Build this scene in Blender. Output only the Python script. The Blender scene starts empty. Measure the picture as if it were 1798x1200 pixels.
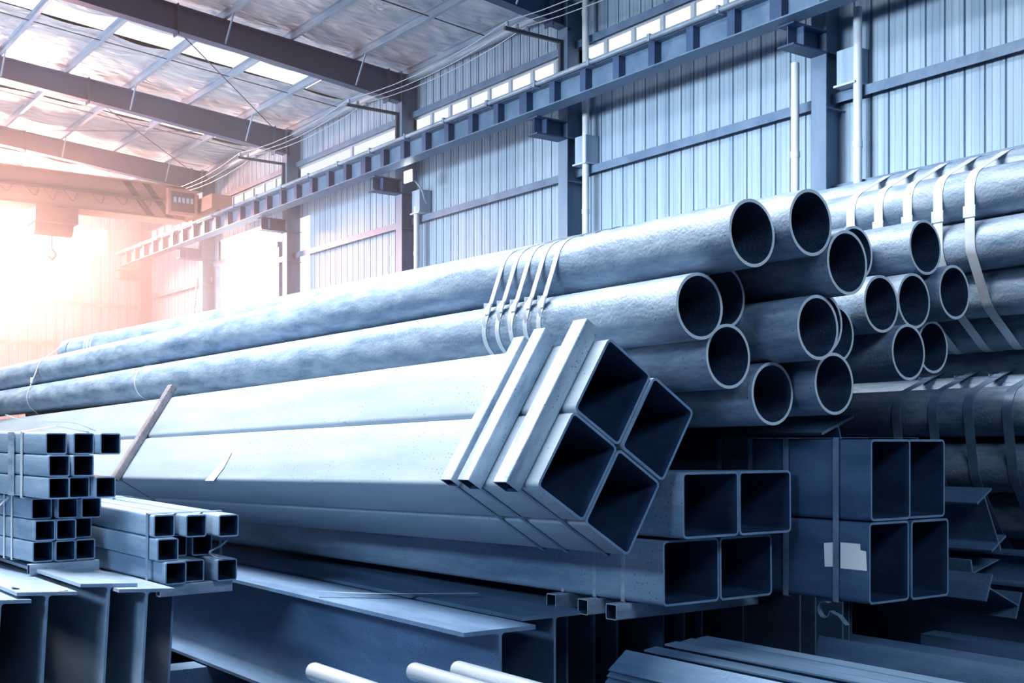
import bpy, math, random
from mathutils import Vector, Matrix
random.seed(7)
SC = bpy.context.scene
COL = SC.collection
R = math.radians
V3 = Vector

# ------------------------------------------------------------------ materials
def new_mat(name):
    m = bpy.data.materials.new(name); m.use_nodes = True
    nt = m.node_tree; nt.nodes.clear()
    out = nt.nodes.new('ShaderNodeOutputMaterial')
    return m, nt, out

def metal(name, lo, hi, rough=.5, metallic=.3, scale=(1.2, 9, 9), bump=.08, speck=None, speck_scale=60., speck_size=.12, fine=70., mid=(.35, .65), spec=.5, bscale=None):
    """Mottled steel: two tones by stretched noise, fine grain bump, optional dark pits."""
    m, nt, out = new_mat(name)
    N = nt.nodes.new; L = nt.links.new
    bs = N('ShaderNodeBsdfPrincipled'); L(bs.outputs[0], out.inputs[0])
    tc = N('ShaderNodeTexCoord'); mp = N('ShaderNodeMapping'); mp.inputs['Scale'].default_value = scale
    oi = N('ShaderNodeObjectInfo'); ml = N('ShaderNodeVectorMath'); ml.operation = 'SCALE'
    ml.inputs[0].default_value = (17, 9, 5); L(oi.outputs['Random'], ml.inputs['Scale'])
    L(ml.outputs[0], mp.inputs['Location'])
    L(tc.outputs['Object'], mp.inputs[0])
    n1 = N('ShaderNodeTexNoise'); n1.inputs['Scale'].default_value = 1.; n1.inputs['Detail'].default_value = 9; n1.inputs['Roughness'].default_value = .68
    L(mp.outputs[0], n1.inputs[0])
    cr = N('ShaderNodeValToRGB'); cr.color_ramp.elements[0].position = mid[0]; cr.color_ramp.elements[1].position = mid[1]
    cr.color_ramp.elements[0].color = (*lo, 1); cr.color_ramp.elements[1].color = (*hi, 1)
    L(n1.outputs[0], cr.inputs[0])
    col = cr.outputs[0]
    n2 = N('ShaderNodeTexNoise'); n2.inputs['Scale'].default_value = fine; n2.inputs['Detail'].default_value = 3
    L(tc.outputs['Object'], n2.inputs[0])
    if speck:
        vo = N('ShaderNodeTexVoronoi'); vo.inputs['Scale'].default_value = speck_scale
        L(tc.outputs['Object'], vo.inputs[0])
        lt = N('ShaderNodeMath'); lt.operation = 'LESS_THAN'; lt.inputs[1].default_value = speck_size
        L(vo.outputs['Distance'], lt.inputs[0])
        n3 = N('ShaderNodeTexNoise'); n3.inputs['Scale'].default_value = 3.; n3.inputs['Detail'].default_value = 4
        L(tc.outputs['Object'], n3.inputs[0])
        gt = N('ShaderNodeMath'); gt.operation = 'GREATER_THAN'; gt.inputs[1].default_value = .5
        L(n3.outputs[0], gt.inputs[0])
        mu = N('ShaderNodeMath'); mu.operation = 'MULTIPLY'; L(lt.outputs[0], mu.inputs[0]); L(gt.outputs[0], mu.inputs[1])
        mx = N('ShaderNodeMix'); mx.data_type = 'RGBA'
        L(mu.outputs[0], mx.inputs[0]); L(col, mx.inputs[6]); mx.inputs[7].default_value = (*speck, 1)
        col = mx.outputs[2]
    L(col, bs.inputs['Base Color'])
    bs.inputs['Metallic'].default_value = metallic
    bs.inputs['Specular IOR Level'].default_value = spec
    mr = N('ShaderNodeMapRange'); mr.inputs[3].default_value = rough - .1; mr.inputs[4].default_value = rough + .12
    L(n1.outputs[0], mr.inputs[0]); L(mr.outputs[0], bs.inputs['Roughness'])
    if bump:
        b = N('ShaderNodeBump'); b.inputs['Strength'].default_value = bump; b.inputs['Distance'].default_value = .01
        L(n2.outputs[0], b.inputs['Height']); L(b.outputs[0], bs.inputs['Normal'])
    return m

def flat(name, col, rough=.6, metallic=0., spec=.5):
    m, nt, out = new_mat(name)
    bs = nt.nodes.new('ShaderNodeBsdfPrincipled'); nt.links.new(bs.outputs[0], out.inputs[0])
    bs.inputs['Base Color'].default_value = (*col, 1); bs.inputs['Roughness'].default_value = rough
    bs.inputs['Metallic'].default_value = metallic; bs.inputs['Specular IOR Level'].default_value = spec
    n = nt.nodes.new('ShaderNodeTexNoise'); n.inputs['Scale'].default_value = 14
    b = nt.nodes.new('ShaderNodeBump'); b.inputs['Strength'].default_value = .05
    nt.links.new(n.outputs[0], b.inputs['Height']); nt.links.new(b.outputs[0], bs.inputs['Normal'])
    return m

def glow(name, col, strength):
    m, nt, out = new_mat(name)
    e = nt.nodes.new('ShaderNodeEmission'); e.inputs[0].default_value = (*col, 1); e.inputs[1].default_value = strength
    nt.links.new(e.outputs[0], out.inputs[0])
    return m

def foil_mat():
    m, nt, out = new_mat('roof_foil'); N = nt.nodes.new; L = nt.links.new
    bs = N('ShaderNodeBsdfPrincipled'); L(bs.outputs[0], out.inputs[0])
    tc = N('ShaderNodeTexCoord')
    n = N('ShaderNodeTexNoise'); n.inputs['Scale'].default_value = 1.6; n.inputs['Detail'].default_value = 5; n.inputs['Distortion'].default_value = 1.2
    mp = N('ShaderNodeMapping'); mp.inputs['Scale'].default_value = (2.6, .7, 1); L(tc.outputs['Object'], mp.inputs[0]); L(mp.outputs[0], n.inputs[0])
    w = N('ShaderNodeTexWave'); w.inputs['Scale'].default_value = 1.1; w.inputs['Distortion'].default_value = 1.5; w.bands_direction = 'DIAGONAL'
    L(tc.outputs['Object'], w.inputs[0])
    ad = N('ShaderNodeMath'); ad.operation = 'MULTIPLY_ADD'; ad.inputs[1].default_value = .12
    L(w.outputs[1], ad.inputs[0]); L(n.outputs[0], ad.inputs[2])
    b = N('ShaderNodeBump'); b.inputs['Strength'].default_value = .9; b.inputs['Distance'].default_value = .16
    L(ad.outputs[0], b.inputs['Height']); L(b.outputs[0], bs.inputs['Normal'])
    cr = N('ShaderNodeValToRGB'); cr.color_ramp.elements[0].color = (.36, .48, .62, 1); cr.color_ramp.elements[1].color = (.70, .78, .86, 1)
    cr.color_ramp.elements[0].position = .3; cr.color_ramp.elements[1].position = .7
    L(n.outputs[0], cr.inputs[0]); L(cr.outputs[0], bs.inputs['Base Color'])
    bs.inputs['Metallic'].default_value = .55; bs.inputs['Roughness'].default_value = .38
    return m

M = {}
M['pipe'] = metal('mill_steel_pipe', (.08, .15, .26), (.33, .435, .555), .52, .15, (3., 12, 12), .35, fine=60, speck=(.05, .09, .16), speck_scale=30, speck_size=.10, mid=(.3, .68))
M['bore'] = metal('shaded_pipe_bore', (.010, .026, .065), (.035, .075, .15), .65, .1, (3, 14, 14), .5, fine=110)  # pipe inside darkened in colour for the shade within it
M['rim'] = metal('cut_pipe_edge', (.62, .72, .82), (.78, .86, .93), .5, .1, (8, 8, 8), .1)
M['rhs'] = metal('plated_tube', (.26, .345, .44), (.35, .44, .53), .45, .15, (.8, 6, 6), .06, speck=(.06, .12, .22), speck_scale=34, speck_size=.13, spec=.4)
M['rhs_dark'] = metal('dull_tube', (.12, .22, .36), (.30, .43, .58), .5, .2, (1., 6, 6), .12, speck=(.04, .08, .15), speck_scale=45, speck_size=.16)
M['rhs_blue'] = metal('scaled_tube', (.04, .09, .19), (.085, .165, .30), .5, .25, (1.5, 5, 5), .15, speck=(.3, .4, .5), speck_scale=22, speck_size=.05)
M['tube_in'] = metal('shaded_tube_inside', (.012, .032, .085), (.03, .07, .16), .55, .1, (2, 6, 6), .1)  # shade inside the tubes is put into this dark colour
M['tube_rim'] = metal('cut_tube_edge', (.17, .30, .47), (.28, .42, .60), .55, .15, (9, 9, 9), .15)
M['small'] = metal('small_tube', (.15, .255, .39), (.30, .43, .58), .5, .2, (1.2, 8, 8), .12)
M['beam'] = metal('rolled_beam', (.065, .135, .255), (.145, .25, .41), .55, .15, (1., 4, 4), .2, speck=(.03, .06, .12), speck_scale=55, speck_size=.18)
M['beam_lit'] = metal('lit_beam', (.22, .32, .44), (.34, .45, .57), .5, .1, (1., 4, 4), .15, speck=(.10, .17, .28), speck_scale=55, speck_size=.12)  # lighter copy of the beam steel; overhead light put into its colour
M['beam_end'] = metal('cut_beam_end', (.14, .245, .39), (.24, .36, .52), .55, .15, (5, 5, 5), .15)
M['dunnage'] = metal('dunnage_tube', (.20, .29, .41), (.46, .56, .67), .5, .25, (3, 10, 10), .2, speck=(.10, .16, .26), speck_scale=40, speck_size=.14)
M['rust'] = metal('rusted_tube', (.15, .14, .17), (.30, .29, .33), .6, .1, (6, 12, 12), .2, speck=(.07, .07, .09), speck_scale=40, speck_size=.2)
M['strap'] = metal('band_steel', (.50, .59, .68), (.68, .76, .84), .38, .3, (6, 6, 6), .05)
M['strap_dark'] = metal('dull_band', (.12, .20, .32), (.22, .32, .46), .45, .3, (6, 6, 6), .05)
M['angle'] = metal('angle_steel', (.09, .18, .32), (.18, .30, .47), .42, .3, (1, 6, 6), .15)
M['angle_shade'] = metal('shaded_angle_steel', (.045, .095, .19), (.10, .18, .31), .42, .3, (1, 6, 6), .15)  # copy of the angle steel with shade put into its colour
M['chrome'] = metal('bright_bar', (.45, .56, .68), (.62, .72, .82), .25, .4, (1, 12, 12), .03)
M['frame'] = metal('painted_frame', (.014, .042, .115), (.030, .075, .18), .5, .0, (.7, .7, .7), .03)
M['flange'] = metal('painted_column', (.07, .13, .23), (.12, .20, .32), .5, .0, (2, 2, .6), .03)
M['cladding'] = metal('wall_cladding', (.135, .235, .365), (.27, .39, .53), .55, .0, (7., 7., .22), .02, mid=(.3, .7))
M['girt'] = metal('wall_girt', (.05, .11, .21), (.10, .18, .30), .5, .0, (2, 2, 2), .03)
M['purlin'] = metal('purlin_steel', (.15, .23, .35), (.26, .36, .48), .45, .2, (1, 4, 4), .03)
M['downpipe'] = metal('downpipe_plastic', (.36, .46, .57), (.54, .63, .72), .4, 0, (6, 6, .6), .02)
M['foil'] = foil_mat()
M['floor'] = metal('concrete', (.03, .05, .09), (.06, .09, .14), .8, 0, (.8, .8, .8), .2)
M['winframe'] = flat('window_frame', (.34, .44, .56), .5)
M['white'] = flat('white_label', (.90, .93, .96), .6)
M['rail'] = metal('rail_steel', (.16, .25, .37), (.30, .41, .54), .4, .4, (2, 8, 8), .05)
M['crane'] = metal('flare_tinted_crane', (.40, .20, .17), (.47, .24, .20), .5, .0, (.6, .6, .6), .02)  # salmon tint of the flare put into the crane colour
M['crane_dark'] = flat('crane_trim', (.16, .075, .075), .5)
M['cable'] = flat('cable', (.03, .04, .08), .6)
M['wire'] = flat('bare_wire', (.30, .40, .52), .4, .4)
M['pane'] = glow('daylit_pane', (.90, .95, 1.), 1.15)
M['skylight'] = glow('daylit_skylight', (.93, .96, 1.), 1.6)
M['flare_pane'] = glow('flare_tinted_pane', (1., .86, .62), 7.)  # window glow warmed in colour to imitate the flare
M['lamp'] = glow('lamp_glass', (.92, .97, 1.), 14.)

# ------------------------------------------------------------------ mesh tools
class MB:
    def __init__(self): self.v = []; self.f = []; self.m = []
    def quad(self, *p, mi=0):
        b = len(self.v); self.v += [tuple(q) for q in p]; self.f.append(tuple(range(b, b + len(p)))); self.m.append(mi)
    def box(self, lo, hi, mi=0):
        x0, y0, z0 = lo; x1, y1, z1 = hi
        b = len(self.v)
        self.v += [(x0, y0, z0), (x1, y0, z0), (x1, y1, z0), (x0, y1, z0), (x0, y0, z1), (x1, y0, z1), (x1, y1, z1), (x0, y1, z1)]
        for q in ((0, 3, 2, 1), (4, 5, 6, 7), (0, 1, 5, 4), (1, 2, 6, 5), (2, 3, 7, 6), (3, 0, 4, 7)):
            self.f.append(tuple(b + i for i in q)); self.m.append(mi)
    def hollow(self, outer, inner, x0, x1, mo=0, mi=1, mr=2):
        """Open-ended tube along local X between x0 < x1 from matching (y, z) loops."""
        n = len(outer); b = len(self.v)
        for x in (x0, x1):
            self.v += [(x, y, z) for y, z in outer]
            self.v += [(x, y, z) for y, z in inner]
        o0, i0, o1, i1 = b, b + n, b + 2 * n, b + 3 * n
        for k in range(n):
            j = (k + 1) % n
            self.f.append((o0 + k, o1 + k, o1 + j, o0 + j)); self.m.append(mo)
            self.f.append((i0 + j, i1 + j, i1 + k, i0 + k)); self.m.append(mi)
            self.f.append((o1 + k, i1 + k, i1 + j, o1 + j)); self.m.append(mr)
            self.f.append((o0 + j, i0 + j, i0 + k, o0 + k)); self.m.append(mr)
    def prism(self, pts, x0, x1, ms=0, me=0):
        """Solid extrusion along local X of a closed (y, z) outline, counter-clockwise."""
        n = len(pts); b = len(self.v)
        for x in (x0, x1): self.v += [(x, y, z) for y, z in pts]
        for k in range(n):
            j = (k + 1) % n
            self.f.append((b + k, b + n + k, b + n + j, b + j)[::-1]); self.m.append(ms)
        self.f.append(tuple(b + n + k for k in range(n))); self.m.append(me)
        self.f.append(tuple(b + k for k in reversed(range(n)))); self.m.append(me)
    def tube(self, path, r, n=8, cap=True, mi=0):
        """Round tube along a polyline (3-D points)."""
        P = [V3(p) for p in path]; b = len(self.v)
        prev = None
        for i, p in enumerate(P):
            t = (P[min(i + 1, len(P) - 1)] - P[max(i - 1, 0)]).normalized()
            a = prev - t * prev.dot(t) if prev is not None else t.cross(V3((0, 0, 1)) if abs(t.z) < .9 else V3((1, 0, 0)))
            a.normalize(); prev = a; c = t.cross(a)
            for k in range(n):
                w = 2 * math.pi * k / n
                self.v.append(tuple(p + (a * math.cos(w) + c * math.sin(w)) * r))
        for i in range(len(P) - 1):
            for k in range(n):
                j = (k + 1) % n
                self.f.append((b + i * n + k, b + i * n + j, b + (i + 1) * n + j, b + (i + 1) * n + k)); self.m.append(mi)
        if cap:
            self.f.append(tuple(b + k for k in reversed(range(n)))); self.m.append(mi)
            e = b + (len(P) - 1) * n
            self.f.append(tuple(e + k for k in range(n))); self.m.append(mi)
    def ribbon(self, path, wvec, th=.0015, mi=0):
        """Flat band following a polyline, WVEC half-width vector."""
        P = [V3(p) for p in path]; w = V3(wvec); b = len(self.v)
        for i, p in enumerate(P):
            t = (P[min(i + 1, len(P) - 1)] - P[max(i - 1, 0)]).normalized()
            nn = t.cross(w).normalized() * th
            self.v += [tuple(p + w + nn), tuple(p - w + nn), tuple(p - w - nn), tuple(p + w - nn)]
        for i in range(len(P) - 1):
            for k in range(4):
                j = (k + 1) % 4
                self.f.append((b + i * 4 + k, b + i * 4 + j, b + i * 4 + 4 + j, b + i * 4 + 4 + k)); self.m.append(mi)
        self.f.append((b + 3, b + 2, b + 1, b)); self.m.append(mi)
        e = b + (len(P) - 1) * 4
        self.f.append((e, e + 1, e + 2, e + 3)); self.m.append(mi)
    def mesh(self, name, mats, smooth=True, angle=32):
        me = bpy.data.meshes.new(name)
        me.from_pydata(self.v, [], self.f)
        for m in mats: me.materials.append(M[m] if isinstance(m, str) else m)
        me.polygons.foreach_set('material_index', self.m)
        if smooth:
            me.polygons.foreach_set('use_smooth', [True] * len(me.polygons))
            me.set_sharp_from_angle(angle=R(angle))
        me.update()
        return me

def link(name, data, mat=None, parent=None):
    o = bpy.data.objects.new(name, data); COL.objects.link(o)
    if mat is not None: o.matrix_local = mat if isinstance(mat, Matrix) else Matrix.Translation(mat)
    if parent: o.parent = parent
    return o
def tag(o, label, cat, group=None, kind=None):
    o['label'] = label; o['category'] = cat
    if group: o['group'] = group
    if kind: o['kind'] = kind
    return o
def struct(o, label=None, cat=None, group=None):
    o['kind'] = 'structure'
    if label: o['label'] = label
    if cat: o['category'] = cat
    if group: o['group'] = group
    return o

def frame(p, yaw=0., dip=0., roll=0.):
    """Local X runs back towards the open end; the piece extends to -X. YAW, DIP: dy/dx and dz/dx; ROLL about X in degrees."""
    X = V3((1, yaw, dip)).normalized(); Y = V3((0, 0, 1)).cross(X).normalized(); Z = X.cross(Y)
    m = Matrix((X, Y, Z)).transposed().to_4x4()
    return Matrix.Translation(p) @ m @ Matrix.Rotation(R(roll), 4, 'X')

def circle(r, n): return [(r * math.cos(2 * math.pi * k / n), r * math.sin(2 * math.pi * k / n)) for k in range(n)]
def rrect(w, h, r, n=4, cy=0., cz=0.):
    pts = []
    for sx, sz, a0 in ((1, 1, 0), (-1, 1, 90), (-1, -1, 180), (1, -1, 270)):
        for k in range(n + 1):
            a = R(a0 + 90. * k / n)
            pts.append((cy + sx * (w / 2 - r) + r * math.cos(a), cz + sz * (h / 2 - r) + r * math.sin(a)))
    return pts
def hull(pts):
    pts = sorted(set((round(a, 5), round(b, 5)) for a, b in pts))
    def half(ps):
        h = []
        for p in ps:
            while len(h) > 1 and (h[-1][0] - h[-2][0]) * (p[1] - h[-2][1]) - (h[-1][1] - h[-2][1]) * (p[0] - h[-2][0]) <= 0: h.pop()
            h.append(p)
        return h
    a = half(pts); b = half(pts[::-1])
    return a[:-1] + b[:-1]

# ------------------------------------------------------------------ stock
_cache = {}
def pipe_mesh(L, r=.15, t=.0145):
    k = ('p', round(L, 2), r)
    if k not in _cache:
        b = MB(); n = 72
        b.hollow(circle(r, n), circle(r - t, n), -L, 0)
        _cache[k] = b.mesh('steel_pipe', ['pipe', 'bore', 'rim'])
    return _cache[k]
def box_mesh(L, w, h, t, r, mats):
    k = ('b', round(L, 2), w, h, tuple(mats))
    if k not in _cache:
        b = MB(); b.hollow(rrect(w, h, r), rrect(w - 2 * t, h - 2 * t, max(r - t, .003)), -L, 0)
        _cache[k] = b.mesh('square_tube', mats)
    return _cache[k]
def ibeam_outline(h, w, tw, tf, fr=.018):
    def q(sy, sz):
        # web-side fillet between web and flange
        pts = []
        cy, cz = tw / 2 + fr, h / 2 - tf - fr
        for k in range(5):
            a = R(90 + 90. * k / 4)
            pts.append((sy * (cy + fr * math.cos(a)), sz * (cz + fr * math.sin(a))))
        return pts
    P = [(w / 2, -h / 2), (w / 2, -h / 2 + tf)] + q(1, -1) + q(1, 1)[::-1] + [(w / 2, h / 2 - tf), (w / 2, h / 2), (-w / 2, h / 2), (-w / 2, h / 2 - tf)] + q(-1, 1) + q(-1, -1)[::-1] + [(-w / 2, -h / 2 + tf), (-w / 2, -h / 2)]
    return P
def ibeam_mesh(L, h, w, tw=.013, tf=.021, fr=.018, mats=('beam', 'beam_end')):
    k = ('i', round(L, 2), h, w, mats)
    if k not in _cache:
        b = MB(); b.prism(ibeam_outline(h, w, tw, tf, fr), -L, 0, 0, 1)
        _cache[k] = b.mesh('steel_beam', mats, angle=40)
    return _cache[k]

def strap(name, pts, mtx, label, group, width=.032, off=.003, mat='strap', seal=None, tail=None, gap=None):
    """A band round the hull of (y, z) points in the plane of MTX."""
    h = hull(pts); n = len(h)
    c = (sum(p[0] for p in h) / n, sum(p[1] for p in h) / n)
    ring = []
    for i, p in enumerate(h):
        a, d = h[i - 1], h[(i + 1) % n]
        t = V3((d[0] - a[0], d[1] - a[1], 0)).normalized()
        ring.append((p[0] + t.y * off, p[1] - t.x * off))
    b = MB(); w = width / 2; th = .0014
    for i, p in enumerate(ring):
        a, d = ring[i - 1], ring[(i + 1) % n]
        t = V3((d[0] - a[0], d[1] - a[1], 0)).normalized()
        oy, oz = t.y * th, -t.x * th
        b.v += [(-w, p[0] - oy, p[1] - oz), (w, p[0] - oy, p[1] - oz), (w, p[0] + oy, p[1] + oz), (-w, p[0] + oy, p[1] + oz)]
    for i in range(n):
        j = (i + 1) % n
        for k in range(4):
            l = (k + 1) % 4
            b.f.append((4 * i + k, 4 * i + l, 4 * j + l, 4 * j + k)); b.m.append(0)
    o = link(name, b.mesh(name, [mat]), mtx)
    tag(o, label, 'steel strap', group)
    if seal is not None:
        # nearest hull edge to the wanted place
        best = None
        for i in range(n):
            p, q = V3((*ring[i], 0)), V3((*ring[(i + 1) % n], 0))
            e = q - p; L = e.length
            if L < 1e-6: continue
            s = max(0., min(1., (V3((*seal, 0)) - p).dot(e) / L / L)); pt = p + e * s
            d = (pt - V3((*seal, 0))).length
            if best is None or d < best[0]: best = (d, pt, e / L)
        _, pt, t = best; nrm = V3((t.y, -t.x, 0))
        sb = MB(); hw = width * .62
        for sgn in (0,):
            A = pt - t * .034 + nrm * .004; B = pt + t * .034 + nrm * .004
            sb.ribbon([(0, A.x, A.y), (0, (A.x + B.x) / 2 + nrm.x * .002, (A.y + B.y) / 2 + nrm.y * .002), (0, B.x, B.y)], (hw, 0, 0), .003)
            sb.box((-hw - .003, min(A.x, B.x) - .001, min(A.y, B.y)), (-hw + .004, max(A.x, B.x) + .004, max(A.y, B.y)))
        link('seal', sb.mesh('seal', [mat]), None, o)
        if tail:
            tb = MB(); dy = 1 if t.y < 0 else -1
            path = []
            for s in range(9):
                f = s / 8
                a = pt + nrm * (.012 + .028 * math.sin(f * math.pi)) + t * dy * (-.03 + tail * f)
                path.append((hw * 1.1 + .012 * f, a.x, a.y))
            tb.ribbon(path, (width * .36, 0, 0), .001)
            link('tail', tb.mesh('tail', [mat]), None, o)
    return o

# ------------------------------------------------------------------ round pipes
YAW1, DIP1 = .0357, .0128
def pipe(x, y, z, L, label, group, yaw=YAW1, dip=DIP1, r=.15):
    o = link('steel_pipe', pipe_mesh(L, r), frame((x, y, z), yaw, dip))
    tag(o, label, 'pipe', group); return o
G1 = 'strapped pipes of the near bundle'
NEAR = [  # x, y, z of the open end, length, label
 (-3.639, 3.924, 2.621, 12.9, 'long steel pipe along the top of the near bundle, straps over its upper side'),
 (-3.837, 3.800, 2.310, 13.2, 'long steel pipe under the top one, resting against the tilted square tubes'),
 (-3.568, 4.226, 2.689, 10.3, 'steel pipe with the topmost open end of the whole stack'),
 (-3.579, 4.494, 2.534, 12.3, 'steel pipe whose open end juts out just below the topmost pipe mouth'),
 (-3.990, 4.107, 2.388, 12, 'recessed steel pipe whose mouth is half hidden behind the second long pipe'),
 (-3.650, 4.374, 2.233, 12, 'steel pipe mouth in the centre of the near bundle, scratched body beside it'),
 (-3.887, 4.033, 2.099, 3.2, 'steel pipe mouth directly above the upper corner tube of the tilted square tubes'),
 (-3.879, 4.322, 1.933, 12, 'lowest steel pipe of the near bundle, just above the dark square tubes'),
 (-3.770, 4.636, 1.985, 12, 'steel pipe beside the lowest one, over the end of a tilted beam'),
 (-3.858, 4.662, 2.288, 12, 'recessed steel pipe showing only a thin crescent of its rim'),
 (-4.020, 4.956, 2.262, 12, 'recessed steel pipe showing half its mouth between near and far bundles'),
]
NDIP = {2: -.003}      # the topmost pipe lies almost level
for i, (x, y, z, L, lab) in enumerate(NEAR): pipe(x, y, z, L, lab, G1, dip=NDIP.get(i, DIP1))
def near_pts(x, ids=None, r=.15):
    out = []
    for i, (px, py, pz, L, _) in enumerate(NEAR):
        if ids is not None and i not in ids: continue
        cy, cz = py + YAW1 * (x - px), pz + NDIP.get(i, DIP1) * (x - px)
        out += [(cy + a - 3.8, cz + b - 2.3) for a, b in circle(r, 40)]
    return out
G2 = 'pipes of the middle bundle'
MID = [
 (-4.200, 5.345, 2.735, 12, 'upper pipe mouth of the middle bundle, partly covered by the jutting pipe'),
 (-3.983, 5.661, 2.770, 12, 'uppermost fully open pipe mouth of the middle bundle, beside the flat straps'),
 (-3.933, 5.212, 2.425, 12, 'pipe mouth of the middle bundle touching the half hidden near pipe'),
 (-3.983, 5.560, 2.470, 12, 'central pipe mouth of the middle bundle with frosty grain inside'),
 (-3.944, 5.870, 2.536, 12, 'pipe mouth of the middle bundle beside the loose hanging straps'),
 (-3.924, 5.430, 2.182, 12, 'lowest open pipe mouth of the middle bundle with a bright shoulder'),
 (-4.400, 6.180, 2.560, 11, 'added pipe hidden behind the middle bundle mouths to shade the low bundle'),  # unseen pipe added to cast shade on the low bundle
 (-4.141, 5.956, 2.248, 12, 'recessed low pipe of the middle bundle behind the lowest open mouth'),
]
for x, y, z, L, lab in MID: pipe(x, y, z, L, lab, G2)
G3 = 'pipes of the far banded bundle'
FAR = [
 (-2.2, 6.50, 3.195, 'upper outer pipe of the far bundle under five broad flat straps'),
 (-2.2, 6.80, 3.345, 'hindmost top pipe of the far bundle, its back just above the straps'),
 (-2.2, 6.50, 2.890, 'second outer pipe of the far bundle, below the strapped upper pipe'),
 (-2.2, 6.65, 2.625, 'third outer pipe of the far bundle in deep shade behind the hanging straps'),
 (-2.2, 6.92, 2.440, 'underside pipe of the far bundle where the straps turn inward'),
 (-2.2, 6.765, 3.035, 'inner pipe of the far bundle packed behind the two outer pipes'),
 (-2.2, 7.23, 2.480, 'added deepest pipe of the far bundle closing a bright gap behind the straps'),
 (-2.2, 6.96, 2.780, 'added inner pipe of the far bundle darkening the gap behind the outer ones'),  # deepest pipes here added to block the lit wall showing through
]
for x, y, z, lab in FAR: pipe(x, y, z, 12, lab, G3, .03, .006)
G4 = 'pipes of the low shaded bundle'
LOW = [
 (-2.2, 6.62, 1.900, 'upper pipe of the low shaded bundle with one sunlit strap'),
 (-2.2, 6.68, 1.570, 'lower pipe of the low shaded bundle with a bright shoulder'),
 (-2.2, 6.91, 1.985, 'hidden back pipe of the low shaded bundle under the far straps'),
 (-2.2, 7.12, 2.190, 'added rear pipe filling the bright gap between the far and low bundles'),  # rear and inner pipes added to block the lit wall behind
 (-2.2, 6.96, 1.680, 'added inner pipe of the low shaded bundle closing the gap between the outer two'),
 (-2.2, 6.90, 1.270, 'bottom pipe of the low shaded bundle behind the heap of beams'),
 (-2.2, 7.20, 1.420, 'added inner pipe of the low shaded bundle darkening the gap behind its bottom pipe'),
 (-2.2, 7.16, 1.070, 'added lowest rear pipe of the low shaded bundle darkening the gap over wide beams'),
]
for x, y, z, lab in LOW: pipe(x, y, z, 12, lab, G4, .03, .006)

def strap_frame(x, y0=3.8, z0=2.3, yaw=YAW1, dip=DIP1):
    return frame((x, y0, z0), yaw, dip)
ORD = ['first', 'second', 'third', 'fourth', 'fifth']
for i, x in enumerate((-4.79, -4.90, -5.02, -5.135, -5.25)):
    strap('steel_strap', near_pts(x), strap_frame(x),
          'bright steel strap over the two long near pipes, %s from their open ends' % ORD[i], 'straps on the near pipe bundle',
          .034, seal=(-.20 + .01 * (i % 2), .125), tail=.12 + .03 * (i % 3))
strap('steel_strap', near_pts(-13.55), strap_frame(-13.55), 'lone thin strap round the far hazy stretch of the two long pipes', 'straps on the near pipe bundle', .03, seal=(-.5, .1))
strap('steel_strap', near_pts(-10.35, [1]), strap_frame(-10.35), 'thin strap hung round only the second long pipe above the slanting rusty bar', 'straps on the near pipe bundle', .03)
for i in range(3):
    x = -12.75 - .1 * i
    strap('steel_strap', near_pts(x, [2]), strap_frame(x), 'narrow strap on the far end of the topmost pipe, %s of three' % ORD[i], 'straps on the far pipe ends', .03)
def group_pts(P, x, y0, z0, yaw, dip, r=.15):
    return [(q[1] + yaw * (x - q[0]) + a - y0, q[2] + dip * (x - q[0]) + b - z0) for q in P for a, b in circle(r, 40)]
for i, x in enumerate((-4.13, -4.34, -4.55, -4.76, -4.97)):
    strap('steel_strap', group_pts(FAR, x, 6.5, 3., .03, .006) + group_pts([(-2.2, 7.4, 3.35), (-2.2, 7.5, 2.5)], x, 6.5, 3., .03, .006), frame((x, 6.5, 3.), .03, .006),
          'broad pale strap round the far bundle, %s counting back from the frame edge' % ORD[i], 'straps on the far pipe bundle', .062, seal=(-.22, .06))
for i, x in enumerate((-3.72, -3.97, -4.22, -4.46, -4.72)):
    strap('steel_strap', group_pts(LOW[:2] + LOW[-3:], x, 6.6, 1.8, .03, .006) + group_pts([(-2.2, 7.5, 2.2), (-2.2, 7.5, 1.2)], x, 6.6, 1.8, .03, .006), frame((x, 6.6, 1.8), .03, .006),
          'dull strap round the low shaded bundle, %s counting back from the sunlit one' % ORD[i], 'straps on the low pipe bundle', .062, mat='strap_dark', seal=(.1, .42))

# ------------------------------------------------------------------ tilted bundle of four large rectangular tubes
XD, YAWD, DIPD, ROLLD = -4.05, .013, .018, 0.
DC = V3((XD, 3.507, 1.680)); TW, TH = .387, .302     # long side (left to top), short side
DFR = frame(DC, YAWD, DIPD, 57.6)
LD = 12.4
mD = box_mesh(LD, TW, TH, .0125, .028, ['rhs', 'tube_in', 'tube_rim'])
GD = 'tilted large square tubes'
def dtube(cy, cz, dx, lab):
    o = link('square_tube', mD, DFR @ Matrix.Translation((dx, cy * (TW + .004) / 2, cz * (TH + .004) / 2)))
    tag(o, lab, 'square tube', GD)
dtube(1, 1, .0, 'topmost large rectangular tube of the tilted bundle, under the pipe mouths')
dtube(-1, 1, .0, 'large tilted tube facing outward with the brightest upper side and outer corner')
dtube(1, -1, .012, 'large tilted tube on the inner side, its corner pointing at the lower pipes')
dtube(-1, -1, .0, 'lowest large tube of the tilted bundle, its corner standing over the dull tubes')
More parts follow.
